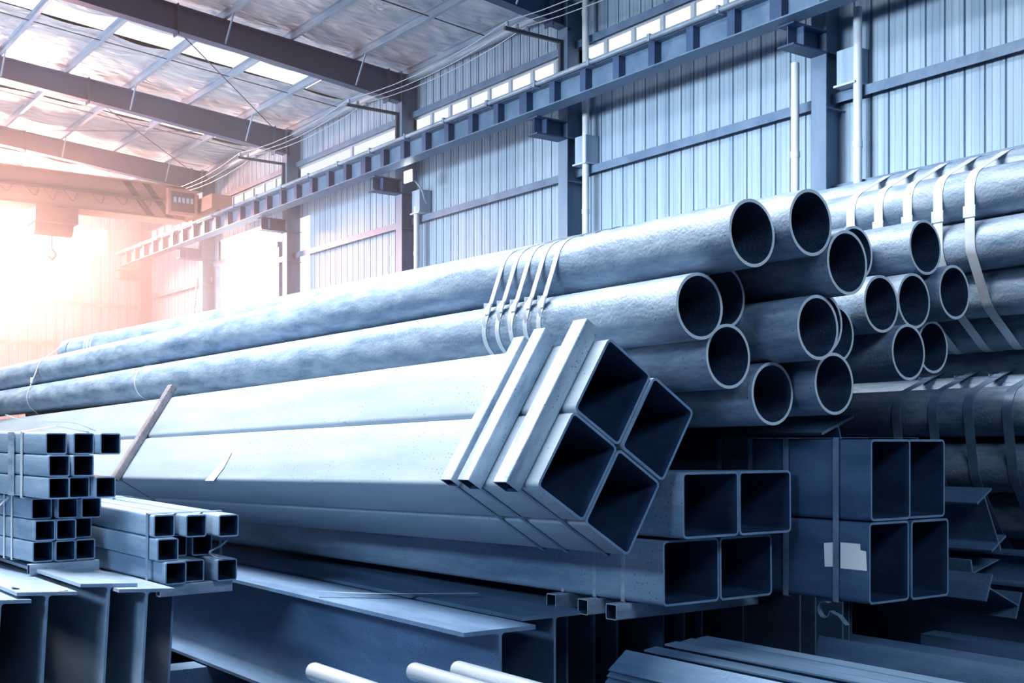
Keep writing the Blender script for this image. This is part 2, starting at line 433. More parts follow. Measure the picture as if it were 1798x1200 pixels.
# dunnage bars strapped across the upper outer face (local +Z side), running along local Y
def bar_across(x, w, h, y0, y1, lab, top=TH + .003, mat='dunnage'):
    b = MB()
    out = rrect(w, h, .008, 3); inn = rrect(w - .012, h - .012, .004, 3)
    b.hollow(out, inn, y0, y1, 0, 1, 0)
    # tube built along X; turn it to run along local Y
    m = DFR @ Matrix.Translation((x, 0, top + h / 2)) @ Matrix.Rotation(R(90), 4, 'Z')
    o = link('dunnage_bar', b.mesh('dunnage_bar', [mat, 'tube_in']), m)
    tag(o, lab, 'steel bar', 'bars across the tilted tubes'); return o
YL = TW + .004
for x, w, h, lab, y0, y1 in (
    (-.615, .088, .062, 'flattest bar strapped across the tilted tubes, third from their open mouths', -YL - .005, YL + .02),
    (-.43, .090, .088, 'middle one of three bars strapped across the tilted tubes near their mouths', -YL - .02, YL + .03),
    (-.14, .100, .090, 'bar strapped across the tilted tubes closest to their open mouths', -YL - .03, YL + .045),
    (-5.32, .085, .055, 'single slanting rusty bar far along the tilted tubes, above the small square tubes', -YL - .02, YL + .07)):
    bar_across(x, w, h, y0, y1, lab, mat='rust' if x < -2 else 'dunnage')
    e = TH + .002
    pts = [(-YL, -e), (YL, -e), (YL, e), (-YL, e)]
    strap('steel_strap', pts, DFR @ Matrix.Translation((x, 0, 0)),
          {-.615: 'dark strap on the tilted tubes running down from the flatter bar', -.43: 'dark strap on the tilted tubes running down from the middle bar',
           -.14: 'dark strap on the tilted tubes running down from the bar nearest the mouths', -5.32: 'faint strap on the tilted tubes running down from the single rusty bar'}[x],
          'straps on the tilted tubes', .026, mat='strap_dark')
# pointed white patch on the outer face above its corner
b = MB()
y0 = -YL - .003; zt = TH + .006
b.quad((-3.42, y0 + .235, zt), (-3.40, y0 + .10, zt), (-3.44, y0, zt), (-3.58, y0, zt), (-3.52, y0 + .10, zt))
b.quad((-3.42, y0 + .235, zt + .002), (-3.52, y0 + .10, zt + .002), (-3.58, y0, zt + .002), (-3.44, y0, zt + .002), (-3.40, y0 + .10, zt + .002))
o = link('white_patch', b.mesh('white_patch', ['white'], False), DFR); tag(o, 'pointed white patch on the pale outer face of the tilted tubes', 'tape')

# ------------------------------------------------------------------ dull square tubes under the tilted bundle
GA = 'dull square tubes under the tilted bundle'
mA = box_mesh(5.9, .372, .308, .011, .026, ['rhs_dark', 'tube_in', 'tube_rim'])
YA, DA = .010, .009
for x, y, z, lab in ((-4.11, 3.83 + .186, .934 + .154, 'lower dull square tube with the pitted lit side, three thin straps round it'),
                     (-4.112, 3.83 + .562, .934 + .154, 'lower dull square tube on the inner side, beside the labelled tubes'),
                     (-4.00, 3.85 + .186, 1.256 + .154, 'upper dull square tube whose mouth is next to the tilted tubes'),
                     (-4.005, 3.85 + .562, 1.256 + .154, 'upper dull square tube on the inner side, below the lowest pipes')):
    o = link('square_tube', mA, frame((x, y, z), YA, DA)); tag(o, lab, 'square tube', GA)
for i, x in enumerate((-4.385, -4.60, -4.855)):
    w, h, off = .376, .31, .003
    pts = [(0, 0), (.752, 0), (.752, .622), (0, .622)]
    pts = [(a + .0, b) for a, b in pts] + [(.012, -.006), (.74, -.006)]
    strap('steel_strap', pts, frame((x, 3.828, .932), YA, DA), 'thin strap round the dull square tubes, %s from the mouths' % ORD[i], 'straps on the dull tubes', .026, mat='dunnage')
    b = MB(); b.hollow(rrect(.078, .076, .006, 3), rrect(.070, .068, .004, 3), -.98 if i == 0 else -.8, 0, 0, 1, 2)
    m = Matrix.Translation((x + .006, 3.745, .888)) @ Matrix.Rotation(R(-90), 4, 'Z')
    o = link('dunnage_tube', b.mesh('dunnage_tube', ['dunnage', 'tube_in', 'strap']), m)
    tag(o, 'small open square tube hooked under the dull tubes by the %s thin strap' % ORD[i], 'square tube', 'small tubes under the dull tubes')

# ------------------------------------------------------------------ labelled blue tubes
GB = 'large square tubes with the white label'
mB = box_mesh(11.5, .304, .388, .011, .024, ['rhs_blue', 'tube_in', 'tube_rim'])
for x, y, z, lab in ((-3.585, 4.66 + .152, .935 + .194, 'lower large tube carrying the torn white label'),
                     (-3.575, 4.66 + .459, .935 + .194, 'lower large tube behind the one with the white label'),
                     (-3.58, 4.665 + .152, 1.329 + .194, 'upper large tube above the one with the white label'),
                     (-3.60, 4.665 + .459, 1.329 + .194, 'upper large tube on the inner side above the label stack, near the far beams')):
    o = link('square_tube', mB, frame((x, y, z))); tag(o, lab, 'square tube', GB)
for i, (x, wd) in enumerate(((-3.775, .034), (-4.09, .034), (-4.33, .03), (-4.55, .03))):
    o = strap('steel_strap', [(0, 0), (.62, 0), (.62, .79), (0, .79)], frame((x, 4.657, .933)), 'upright strap round the large labelled tubes, %s from their mouths' % ORD[i], 'straps on the labelled tubes', wd, off=.004, mat='strap_dark')
# curled strap end under the label
b = MB(); path = []
for k in range(15):
    a = R(60 + 300 * k / 14); r = .045 - .001 * k
    path.append((.0 + r * math.cos(a) - .05, -.012, -.045 + r * math.sin(a)))
path += [(.04, -.02, -.06), (.09, -.025, -.10)]
b.ribbon(path, (0, .016, 0), .0012)
o = link('strap_end', b.mesh('strap_end', ['strap_dark']), (-3.775, 4.655, .93)); tag(o, 'curled loose strap end hanging under the labelled tube', 'strap end')
# torn label in two pieces beside the strap
b = MB()
Yl = -.0015
b.quad((-.135, Yl, .02), (-.065, Yl, .025), (-.062, Yl, .145), (-.14, Yl, .135))
o = link('paper_label', b.mesh('paper_label', ['white'], False), (-3.71, 4.658, 1.075)); tag(o, 'narrow piece of blank white label beside the upright strap', 'label', 'pieces of the torn label')
b = MB()
b.quad((-.05, Yl, .02), (.105, Yl, .02), (.1, Yl, .112), (.068, Yl, .116), (.066, Yl, .145), (-.05, Yl, .145))
o = link('paper_label', b.mesh('paper_label', ['white'], False), (-3.70, 4.658, 1.075)); tag(o, 'larger torn piece of blank white label with a missing corner', 'label', 'pieces of the torn label')

# ------------------------------------------------------------------ small square tubes, three stacks of nine
def small_stack(p, yaw, dip, s, cells, L, names, group, gapless=True):
    m = box_mesh(L, s - .003, s - .003, .0075, .014, ['small', 'tube_in', 'tube_rim'])
    f = frame(p, yaw, dip)
    for (r, c), (dx, y, z) in cells.items():
        o = link('small_tube', m, f @ Matrix.Translation((dx, y + s / 2, z + s / 2)))
        rows = ('bottom', 'middle', 'top'); cols = ('outer', 'middle', 'inner')
        tag(o, 'small square tube, %s row and %s column of %s' % (rows[r], cols[c], names), 'square tube', group)
    return f
S = .1233
c1 = {(0, 0): (0, 0, 0), (0, 1): (-.02, S, 0), (0, 2): (.04, 2 * S + .004, 0),
      (1, 0): (.0, .0, S), (1, 1): (.02, S + .006, S), (1, 2): (-.32, 2 * S + .008, S),
      (2, 0): (-.04, 0, 2 * S), (2, 1): (.01, S + .012, 2 * S), (2, 2): (.08, 2 * S + .012, 2 * S)}
F1 = small_stack((-6.83, 1.778, 1.387), .129, -.013, S, c1, 6.5, 'the upper small-tube stack', 'small tubes of the upper stack')
c2 = {(0, 0): (0, 0, 0), (0, 1): (.02, S, 0), (0, 2): (.01, 2 * S, 0),
      (1, 0): (.03, 0, S), (1, 1): (0.03, S, S), (1, 2): (-.04, 2 * S, S),
      (2, 0): (-.02, 0, 2 * S), (2, 1): (.02, S + .012, 2 * S), (2, 2): (.06, 2 * S + .012, 2 * S)}
F2 = small_stack((-7.146, 1.773, 1.0124), .129, -.013, S, c2, 6.5, 'the stack on beam tops', 'small tubes of the lower stack')
S3 = .128
c3 = {(0, 0): (.04, .03, 0), (0, 1): (.0, .03 + S3, 0), (0, 2): (.06, .03 + 2 * S3 + .045, 0),
      (1, 0): (.0, .0, S3), (1, 1): (-.16, S3 + .001, S3), (1, 2): (-.14, 2 * S3 + .02, S3),
      (2, 0): (-.05, 0, 2 * S3), (2, 1): (.03, S3 + .025, 2 * S3), (2, 2): (.10, 2 * S3 + .06, 2 * S3)}
F3 = small_stack((-6.49, 2.266, .915), .097, -.032, S3, c3, 3.6, 'the low stack by the gap', 'small tubes of the low stack')
def ring(f, x, y0, y1, z0, z1, lab, w=.026, mat='strap', slack=0.):
    pts = [(y0, z0), (y1, z0), (y1, z1), (y0, z1)]
    if slack: pts.append(((y0 + y1) / 2, z1 + slack))
    return strap('steel_strap', pts, f @ Matrix.Translation((x, 0, 0)), lab, 'straps on the small tubes', w, mat=mat)
ring(F1, -.37, -.002, 3 * S + .014, -.004, 3 * S + .002, 'loose strap round the upper small-tube stack', .03, slack=.03)
ring(F2, -.30, -.002, 3 * S + .012, -.004, 3 * S + .002, 'strap round the small tubes on the beam tops, nearer their mouths', .022)
ring(F2, -.42, -.002, 3 * S + .012, -.004, 3 * S + .002, 'strap round the small tubes on the beam tops, farther from their mouths', .022)
ring(F3, -.12, -.002, 3 * S3 + .06, -.004, 3 * S3 + .002, 'strap round the low small-tube stack close to the mouths', .03, 'strap_dark')
ring(F3, -1.35, -.003, 3 * S3 + .06, -.004, 3 * S3 + .002, 'strap round the low small-tube stack far from the mouths', .035, 'strap_dark', .02)
# corner plate, loops and tails
b = MB(); b.box((-.045, -.008, 0), (.045, -.0045, 3 * S + .0))
o = link('edge_plate', b.mesh('edge_plate', ['dunnage']), F1 @ Matrix.Translation((-.52, 0, 0))); tag(o, 'flat upright steel plate against the side of the upper small-tube stack', 'steel plate')
def tail(f, pts, w, lab, mat='strap', wv=(.012, 0, 0)):
    b = MB(); b.ribbon(pts, wv, .0012)
    o = link('strap_end', b.mesh('strap_end', [mat]), f); tag(o, lab, 'strap end', 'loose strap ends on the small tubes')
def curve(P, n=6):
    out = []
    for i in range(len(P) - 1):
        p0 = V3(P[max(i - 1, 0)]); p1 = V3(P[i]); p2 = V3(P[i + 1]); p3 = V3(P[min(i + 2, len(P) - 1)])
        for k in range(n):
            t = k / n
            out.append(.5 * (2 * p1 + (p2 - p0) * t + (2 * p0 - 5 * p1 + 4 * p2 - p3) * t * t + (3 * p1 - p0 - 3 * p2 + p3) * t ** 3))
    out.append(V3(P[-1])); return out
tail(F1, curve([(-.30, .40, 3 * S + .01), (-.33, .28, 3 * S + .055), (-.40, .14, 3 * S + .06), (-.52, .04, 3 * S + .075), (-.62, .0, 3 * S + .10)]), .012, 'pointed strap end lifting off the top of the upper small-tube stack')
tail(F2, curve([(-.34, -.01, 3 * S - .01), (-.42, -.03, 2.5 * S), (-.50, -.05, 1.9 * S), (-.56, -.05, 1.3 * S)]), .012, 'slanting strap end hanging down the stack on the beam tops')
tail(F2, curve([(-.40, -.01, 3 * S - .02), (-.47, -.04, 2.7 * S), (-.46, -.05, 2.4 * S), (-.56, -.06, 2.0 * S), (-.62, -.05, 2.05 * S), (-.56, -.045, 2.3 * S)]), .012, 'curled strap loop on the stack on the beam tops')
tail(F3, curve([(.05, 3 * S3 + .03, 1.98 * S3), (.02, 3 * S3 + .0, 1.6 * S3), (-.03, 2.6 * S3, 1.25 * S3), (.03, 2.7 * S3, 1.05 * S3), (.08, 3 * S3 + .02, 1.0 * S3)]), .012, 'bent strap end in the mouth of the low stack', 'strap_dark')
def dunnage(f, x, y, z, L, w, h, lab):
    b = MB(); b.hollow(rrect(w, h, .005, 3), rrect(w - .01, h - .01, .003, 3), -L, 0, 0, 1, 0)
    o = link('dunnage_tube', b.mesh('dunnage_tube', ['dunnage', 'tube_in']), f @ Matrix.Translation((x, y, z)) @ Matrix.Rotation(R(-90), 4, 'Z'))
    tag(o, lab, 'square tube', 'small tubes under the stacks')
dunnage(F2, .0, -.02, -.036, .41, .04, .062, 'rusty flat tube lying under the stack on the wide beam tops')
dunnage(F3, -.02, .02, -.036, .44, .05, .066, 'flat tube under the mouths of the low small-tube stack')

# ------------------------------------------------------------------ rolled beams that carry everything
GF = 'beams under the small tubes'
for y, z, x, lab, w in ((1.382, .925, -6.25, 'outermost wide beam, only a corner of its flange in the picture', .295),
                     (1.615, .945, -6.283, 'wide beam with scraps of paper on its lit top', .295),
                     (1.923, .968, -6.274, 'wide beam with the highest clean lit flange, under the low strap', .295),
                     (2.090, .938, -6.18, 'wide beam with a thin wire mark on its shaded web', .295),
                     (2.430, .862, -6.72, 'wide beam half hidden under the low small-tube stack', .20)):
    o = link('steel_beam', ibeam_mesh(8., .61 if z < .9 else .69, w, .0125, .018, mats=('beam_lit', 'beam_end')), frame((x, y, z - (.305 if z < .9 else .345)), 0, 0, -3.2)); tag(o, lab, 'steel beam', GF)
GG = 'long beams under the square tubes'
for y, z, x, lab in ((3.145, .852, -4.45, 'long beam with a broad pitted web above the bright round bars'),
                     (3.590, .865, -4.62, 'long beam just behind the broad pitted web'),):
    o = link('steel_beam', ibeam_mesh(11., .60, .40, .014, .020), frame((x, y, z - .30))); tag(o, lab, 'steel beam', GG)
ys = [3.93, 4.14, 4.33, 4.62, 4.81, 4.98, 5.26, 5.80, 5.98, 6.17, 6.27, 6.33]
for i, y in enumerate(ys):
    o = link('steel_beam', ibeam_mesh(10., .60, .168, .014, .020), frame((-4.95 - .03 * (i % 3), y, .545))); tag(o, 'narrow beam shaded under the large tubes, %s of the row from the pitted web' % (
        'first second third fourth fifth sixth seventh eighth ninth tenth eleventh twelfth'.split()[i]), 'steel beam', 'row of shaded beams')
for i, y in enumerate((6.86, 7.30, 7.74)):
    o = link('steel_beam', ibeam_mesh(12., .60, .40, .014, .020), frame((-2.6 - .1 * i, y, .545))); tag(o, 'wide beam added to darken the gap under the far pipes, %s of three' % ORD[i], 'steel beam', 'row of shaded beams')  # beams added to hide the lit floor and keep the gap dark
# sleepers on the floor
for i, x in enumerate((-5.3, -7.6, -9.9, -12.2)):
    b = MB(); b.box((-.12, .9, 0), (.12, 7.9, .24))
    o = link('sleeper', b.mesh('sleeper', ['beam']), (x, 0, 0)); tag(o, 'heavy sleeper on the floor under the beams, %s from the mouths' % ORD[i], 'sleeper', 'sleepers under the stacks')
# paper scraps and a strap offcut
for x, y, lab, s in ((-6.45, 1.52, 'crumpled paper scrap at the outer edge of a lit beam top', .03), (-6.34, 1.72, 'pale torn paper scrap lying on a beam top beside its neighbour flange', .055)):
    b = MB(); n = 7
    for k in range(n):
        a = 2 * math.pi * k / n; b.v.append((s * math.cos(a) * random.uniform(.6, 1.3), s * .8 * math.sin(a) * random.uniform(.6, 1.2), random.uniform(.0, .02)))
    b.v.append((0, 0, .016)); b.v += [(p[0], p[1], p[2] - .003) for p in b.v[:n]]
    for k in range(n):
        b.f.append((k, (k + 1) % n, n)); b.m.append(0)
        b.f.append((n + 1 + k, k, (k + 1) % n, n + 1 + (k + 1) % n)[::-1]); b.m.append(0)
    b.f.append(tuple(n + 1 + k for k in reversed(range(n)))); b.m.append(0)
    o = link('paper_scrap', b.mesh('paper_scrap', ['white'], False), (x, y, .950 - .05 * (y - 1.5))); tag(o, lab, 'paper scrap', 'paper scraps on the beam')
b = MB(); b.ribbon(curve([(-.30, -.33, .012), (-.1, -.12, .006), (.12, .1, .012), (.33, .31, .02)]), (.011, -.008, 0), .0012)
o = link('strap_end', b.mesh('strap_end', ['dunnage']), (-5.65, 3.30, .872)); tag(o, 'thin strap offcut lying across the dark beam tops', 'strap end')
# leaning and heaped beams
def lean(x, y, z, roll, h, w, L, lab, tw=.011, tf=.016, yaw=.03, dip=0.):
    o = link('steel_beam', ibeam_mesh(L, h, w, tw, tf, .012), frame((x, y, z), yaw, dip, roll)); tag(o, lab, 'steel beam', 'leaning beams'); return o
lean(-4.5, 5.62, 1.655, 20, .33, .30, 9, 'tilted beam lying right under the lowest pipes, flange end showing', yaw=0.)
lean(-4.0, 6.317, 1.251, 28.6, .333, .173, 7, 'leaning beam on top of the heap beside the labelled tubes', .009, .013)
lean(-4.1, 6.43, .972, 102.8, .333, .165, 3, 'beam lying on its side second in the heap, flanges upright', .009, .013)
lean(-3.9, 6.283, .818, 67.3, .333, .160, .95, 'beam lying on its side third in the heap, slanting web', .009, .013, 0.)
lean(-3.3, 6.62, .955, 4, .20, .13, 5, 'beam at the outer edge of the heap running out past the others')

# ------------------------------------------------------------------ angle irons on the ground rack
def angle_mesh(L, s, t, mat='angle'):
    k = ('a', L, s, t, mat)
    if k not in _cache:
        b = MB(); b.prism([(0, 0), (s * .7071, -s * .7071), (s * .7071 - t * .7071, -s * .7071 - t * .7071), (0, -t * 1.4142), (-s * .7071 + t * .7071, -s * .7071 - t * .7071), (-s * .7071, -s * .7071)][::-1], 0, L)
        _cache[k] = b.mesh('angle_iron', [mat], angle=20)
    return _cache[k]
GI = 'angle irons in the low pile'
nm = ['first', 'second', 'third', 'fourth', 'fifth', 'sixth']
cols = [(-4.18, 3.665, .742, 4), (-4.20, 3.87, .735, 1), (-4.22, 4.02, .742, 1), (-4.26, 4.16, .738, 2), (-4.28, 4.29, .735, 2)]
for i, (x, y, z, n) in enumerate(cols):
    for k in range(n):
        o = link('angle_iron', angle_mesh(4.2, (.135 if i == 0 else .075), .008), frame((x - .012 * k, y, z - .030 * k), 0, 0, (-8, -38, -40, -37, -40)[i]))
        tag(o, 'angle iron, %s ridge from the round bars in the low pile, %s from its top' % (nm[i], nm[k]), 'angle iron', GI)
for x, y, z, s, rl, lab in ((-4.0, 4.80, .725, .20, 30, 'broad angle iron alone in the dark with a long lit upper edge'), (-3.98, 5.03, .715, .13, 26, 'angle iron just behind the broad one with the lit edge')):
    o = link('angle_iron', angle_mesh(4.4, s, .011, 'angle_shade'), frame((x, y, z), 0, 0, rl)); tag(o, lab, 'angle iron', 'angle irons in the dark')
b = MB(); b.prism([(0, 0), (.012, 0), (.012, .16), (.12, .16), (.12, .172), (0, .172)], 0, 4.)
o = link('steel_channel', b.mesh('steel_channel', ['angle_shade']), frame((-3.82, 5.4, .53), -.01, 0, 4)); tag(o, 'long dark channel section between the angle irons and the shaded beams', 'steel channel')
# cross bars carrying the angle irons
for i, x in enumerate((-3.6, -1.6)):
    b = MB(); b.box((-.06, 3.3, .0), (.06, 3.78, .548)); b.box((-.06, 3.78, .0), (.06, 4.62, .625)); b.box((-.06, 4.62, .0), (.06, 5.6, .525))
    o = link('rack_bar', b.mesh('rack_bar', ['beam']), (x, 0, 0)); tag(o, 'low rack block under the angle irons, %s from the stacks' % ORD[i], 'rack block')
# bright round bars
GR = 'bright round bars'
for x, y, z, lab in ((-4.28, 2.12, .800, 'bright round bar outermost of three at the bottom edge of the view'), (-4.05, 2.44, .800, 'bright round bar in the middle of the three at the bottom'),
                     (-3.98, 2.60, .800, 'bright round bar of the three closest to the dark beam end')):
    b = MB(); n = 40; r = .036
    prof = [(-.0, r - .008), (.004, r - .002), (.012, r)]
    vs = []
    for px, pr in prof + [(3.4, r)]:
        vs.append([(px, pr * math.cos(2 * math.pi * k / n), pr * math.sin(2 * math.pi * k / n)) for k in range(n)])
    for ringv in vs: b.v += ringv
    for q in range(len(vs) - 1):
        for k in range(n):
            j = (k + 1) % n; b.f.append((q * n + k, q * n + j, (q + 1) * n + j, (q + 1) * n + k)[::-1]); b.m.append(0)
    b.f.append(tuple(range(n))); b.m.append(0); b.f.append(tuple((len(vs) - 1) * n + k for k in reversed(range(n)))); b.m.append(0)
    o = link('round_bar', b.mesh('round_bar', ['chrome']), frame((x, y, z))); tag(o, lab, 'round bar', GR)
for i, x in enumerate((-3.7, -1.4)):
    b = MB(); b.box((-.05, 1.95, 0), (.05, 2.8, .762))
    o = link('rack_bar', b.mesh('rack_bar', ['beam']), (x, 0, 0)); tag(o, 'low rack block under the bright round bars, %s from the stacks' % ORD[i], 'rack block')

# ================================================================== the hall
YC, YW, XE = 13.77, 14.22, -41.6
CX_ = [-5.48 - 6 * i for i in range(6)] + [-41.2]
b = MB(); b.box((XE - .3, -6, -.2), (8, YW + .4, 0))
struct(link('floor', b.mesh('floor', ['floor'], False)))

def ribs(x0, x1, step=.30):
    """Cladding section: flat pans with narrow recessed ribs; (along, depth) pairs."""
    out = []; x = x0
    while x < x1 - 1e-6:
        for a, d in ((0, 0), (.075, 0), (.083, .008), (.10, .008), (.108, 0), (.192, 0), (.20, .008), (.217, .008), (.225, 0), (.262, 0), (.27, .04), (.288, .04), (.296, 0)):
            if x + a < x1: out.append((x + a, d))
        x += step
    out.append((x1, 0)); return out
def clad(b, x0, x1, z0, z1):
    p = ribs(x0, x1)
    for (a, d), (a2, d2) in zip(p, p[1:]):
        b.quad((a, YW + d, z0), (a2, YW + d2, z0), (a2, YW + d2, z1), (a, YW + d, z1))
DOOR = (-35.15, -30.7, 7.15)
b = MB()
clad(b, -28.88, 4, 0, 8.45); clad(b, XE, DOOR[0], 0, 8.45); clad(b, DOOR[1], -29.9, 0, 8.45)
clad(b, DOOR[0], DOOR[1], DOOR[2], 7.3); clad(b, DOOR[0], DOOR[1], 7.9, 8.45); clad(b, -29.9, -28.88, 7.75, 8.45)
clad(b, XE, 4, 9.12, 10.5)
struct(link('wall_side', b.mesh('wall_side', ['cladding'], False)))
b = MB()
for (a, d), (a2, d2) in zip(ribs(-6, YW), ribs(-6, YW)[1:]):
    for z0, z1 in ((0, 8.15), (9.05, 11.6)): b.quad((XE - d, a, z0), (XE - d2, a2, z0), (XE - d2, a2, z1), (XE - d, a, z1))
b.quad((XE, 12.75, 8.15), (XE, YW, 8.15), (XE, YW, 9.05), (XE, 12.75, 9.05))
struct(link('wall_end', b.mesh('wall_end', ['cladding'], False)))
# end wall window band
o = struct(link('window_1', None, (XE, 0, 8.15)))
b = MB()
for z in (0, .86): b.box((-.05, -6, z), (.06, 12.75, z + .05))
for k in range(16): b.box((-.05, -6 + k * 1.25, .05), (.06, -5.94 + k * 1.25, .86))
link('frame', b.mesh('frame', ['winframe'], False), None, o)
b = MB(); b.box((-.02, -6, .05), (-.01, 12.75, .86)); link('pane', b.mesh('pane', ['flare_pane'], False), None, o)
# side wall window bands, one per bay
for i in range(7):
    xa, xb = (CX_[i], CX_[i - 1] if i else 2.0)
    if i == 6: xa = -41.3
    o = struct(link('window_%d' % (i + 2), None, (xa, YW, 8.45)))
    w = xb - xa; b = MB()
    for z in (0, .62): b.box((0, -.04, z), (w, .05, z + .05))
    n = max(1, round(w / .75)) if i != 4 else 2
    for k in range(n + 1):
        x = w * k / n; b.box((x - .045, -.05, .05), (x + .045, .05, .62))
    link('frame', b.mesh('frame', ['winframe'], False), None, o)
    b = MB(); b.box((0, .0, .05), (w, .01, .62)); link('pane', b.mesh('pane', ['pane'], False), None, o)
# big door opening between two columns, lifted roller door above it
o = struct(link('door_1', None, (DOOR[0], YW, 0)))
w = DOOR[1] - DOOR[0]; b = MB()
b.box((-.1, -.1, 0), (.02, .1, DOOR[2])); b.box((w - .02, -.1, 0), (w + .1, .1, DOOR[2])); b.box((-.1, -.14, DOOR[2] - .02), (w + .1, .1, DOOR[2] + .12))
link('frame', b.mesh('frame', ['girt'], False), None, o)
b = MB(); b.box((.02, .04, 0), (w - .02, .05, DOOR[2])); link('panel', b.mesh('panel', [glow('daylit_door', (.95, .97, 1.), 5.)], False), None, o)
# lit strip over the door and daylight gaps beside columns
o = struct(link('window_9', None, (-34.9, YW, 7.3)))
b = MB(); b.box((0, -.03, 0), (4.2, .02, .6)); link('pane', b.mesh('pane', [glow('bright_strip', (.95, .97, 1.), 5.)], False), None, o)
o = struct(link('window_10', None, (-29.9, YW, 0)))
b = MB(); b.box((0, .0, 0), (1.02, .01, 7.75)); link('pane', b.mesh('pane', [glow('gap_light', (.93, .96, 1.), 1.5)], False), None, o)

# columns, corbels, girts, eave beam
for i, x in enumerate(CX_):
    o = link('column', None, (x, YC + .31, 0)); struct(o, 'painted steel wall column with a crane bracket, %s along the clad wall from the pipes' % nm[i] if i < 6 else 'painted corner column at the far end wall', 'column', 'wall columns')
    b = MB(); d = .31
    b.box((-.135, -d, 0), (.135, -d + .018, 10.1)); b.box((-.135, d - .02, 0), (.135, d, 10.1)); b.box((-.006, -d + .018, 0), (.006, d - .02, 10.1))
    for z in (3.2, 6.55, 7.35): b.box((.006, -d + .018, z), (.13, d - .02, z + .014)); b.box((-.13, -d + .018, z), (-.006, d - .02, z + .014))
    link('shaft', b.mesh('shaft', ['flange'], False), None, o)
    b = MB()
    b.box((-.15, -1.02, 7.32), (.15, -d, 7.345)); b.box((-.15, -1.02, 7.62), (.15, -d, 7.645)); b.box((-.01, -.98, 7.345), (.01, -d, 7.62)); b.box((-.14, -.80, 7.345), (.14, -.78, 7.62))
    link('bracket', b.mesh('bracket', ['frame'], False), None, o)
for z, lab in ((6.79, 'upper wall girt across the cladding'), (5.45, 'lower wall girt across the cladding'), (9.2, 'wall girt over the high windows'), (3.2, 'wall girt low behind the stacks')):
    b = MB(); b.box((XE, YW - .16, z), (4, YW - .01, z + .02)); b.box((XE, YW - .16, z - .12), (4, YW - .145, z)); 
    if z == 6.79 or z == 5.45 or z == 3.2:
        b = MB()
        for xa, xb in ((DOOR[1] + .1, 4), (XE, DOOR[0] - .1)): b.box((xa, YW - .17, z), (xb, YW - .01, z + .015)); b.box((xa, YW - .17, z - .13), (xb, YW - .155, z))
    struct(link('trim_girt', b.mesh('trim_girt', ['girt'], False)), lab, 'girt')
for z in (6.45, 5.05):
    b = MB(); b.box((XE + .01, -6, z), (XE + .15, YW, z + .02)); b.box((XE + .135, -6, z - .1), (XE + .15, YW, z))
    struct(link('trim_girt', b.mesh('trim_girt', ['girt'], False)), 'girt across the end wall, %s of two' % ('upper' if z > 6 else 'lower'), 'girt')

# crane runway girder with stiffeners, rail and conduit
YG = 13.0
b = MB(); gz0, gz1 = 7.645, 8.06
XS = -40.6
b.box((XS, YG - .16, gz0), (4, YG + .16, gz0 + .022)); b.box((XS, YG - .15, gz1 - .02), (4, YG + .15, gz1)); b.box((XS, YG - .006, gz0 + .022), (4, YG + .006, gz1 - .02))
o = struct(link('trim_crane_girder', b.mesh('trim_crane_girder', ['girt'], False)), 'painted runway girder carried on the column brackets', 'crane girder')
k = 0; x = CX_[0] + 6
while x > XS:
    b = MB(); w = .075 if abs(((CX_[0] - x) / 6) % 1) > .05 and abs(((CX_[0] - x) / 6) % 1) < .95 else .11
    b.box((-w, YG - .15, gz0 + .022), (w, YG - .006, gz1 - .02)); link('stiffener', b.mesh('stiffener', ['frame'], False), (x, 0, 0), o); x -= 6 / 7  # darker than the girder web; their shade is put into the colour
b = MB(); b.box((XS, YG - .05, gz1), (4, YG + .05, gz1 + .012)); b.box((XS, YG - .012, gz1 + .012), (4, YG + .012, gz1 + .09)); b.box((XS, YG - .035, gz1 + .09), (4, YG + .035, gz1 + .125))
struct(link('trim_crane_rail', b.mesh('trim_crane_rail', ['rail'], False)), 'crane rail along the top of the runway girder', 'crane rail')
b = MB(); b.tube([(XS, YG - .22, gz1 + .02), (4, YG - .22, gz1 + .02)], .042, 10)
o = link('conduit_pipe', b.mesh('conduit_pipe', ['rail'])); tag(o, 'pale conduit pipe clipped along the front of the runway girder', 'pipe')
x = 1.
while x > XS:
    b = MB(); b.box((-.03, YG - .27, gz1 - .04), (.03, YG - .14, gz1 + .075)); link('clip', b.mesh('clip', ['rail'], False), (x, 0, 0), o); x -= 1.5

# roof: foil, skylight strips, purlins, rafters
SL = .088
def zr(y): return 10.05 + (YC - y) * SL
strips = [(-26.6, -25.6), (-32.4, -31.3), (-38.6, -37.2), (-20.1, -19.6)]
b = MB()
xs = sorted([XE, 6] + [v for s in strips for v in s])
for xa, xb in zip(xs, xs[1:]):
    if (xa, xb) in strips and xa != -20.1: 
        b.quad((xa, YW, zr(YW) + .22), (xb, YW, zr(YW) + .22), (xb, 13.0, zr(13.0) + .22), (xa, 13.0, zr(13.0) + .22)); continue
    n = max(1, int((xb - xa) / .5)); 
    # sagging foil between the purlins
    yy = [YW - .25 * k for k in range(int((YW - 3.6) / .25) + 1)]
    def sag(x, y):
        t = ((12.6 - y) / 1.5) % 1
        return zr(y) + .215 - .05 * math.sin(t * math.pi) * (1 + .5 * math.sin(x * 1.7 + y)) + .012 * math.sin(x * 5.1 + y * 3) 
    for k in range(n):
        u0, u1 = xa + (xb - xa) * k / n, xa + (xb - xa) * (k + 1) / n
        for y0, y1 in zip(yy, yy[1:]): b.quad((u0, y0, sag(u0, y0)), (u1, y0, sag(u1, y0)), (u1, y1, sag(u1, y1)), (u0, y1, sag(u0, y1)))
me = b.mesh('ceiling', ['foil'], True, 80)
import bmesh
bm = bmesh.new(); bm.from_mesh(me); bmesh.ops.remove_doubles(bm, verts=bm.verts, dist=.001); bm.to_mesh(me); bm.free()
ceil_o = struct(link('ceiling', me))
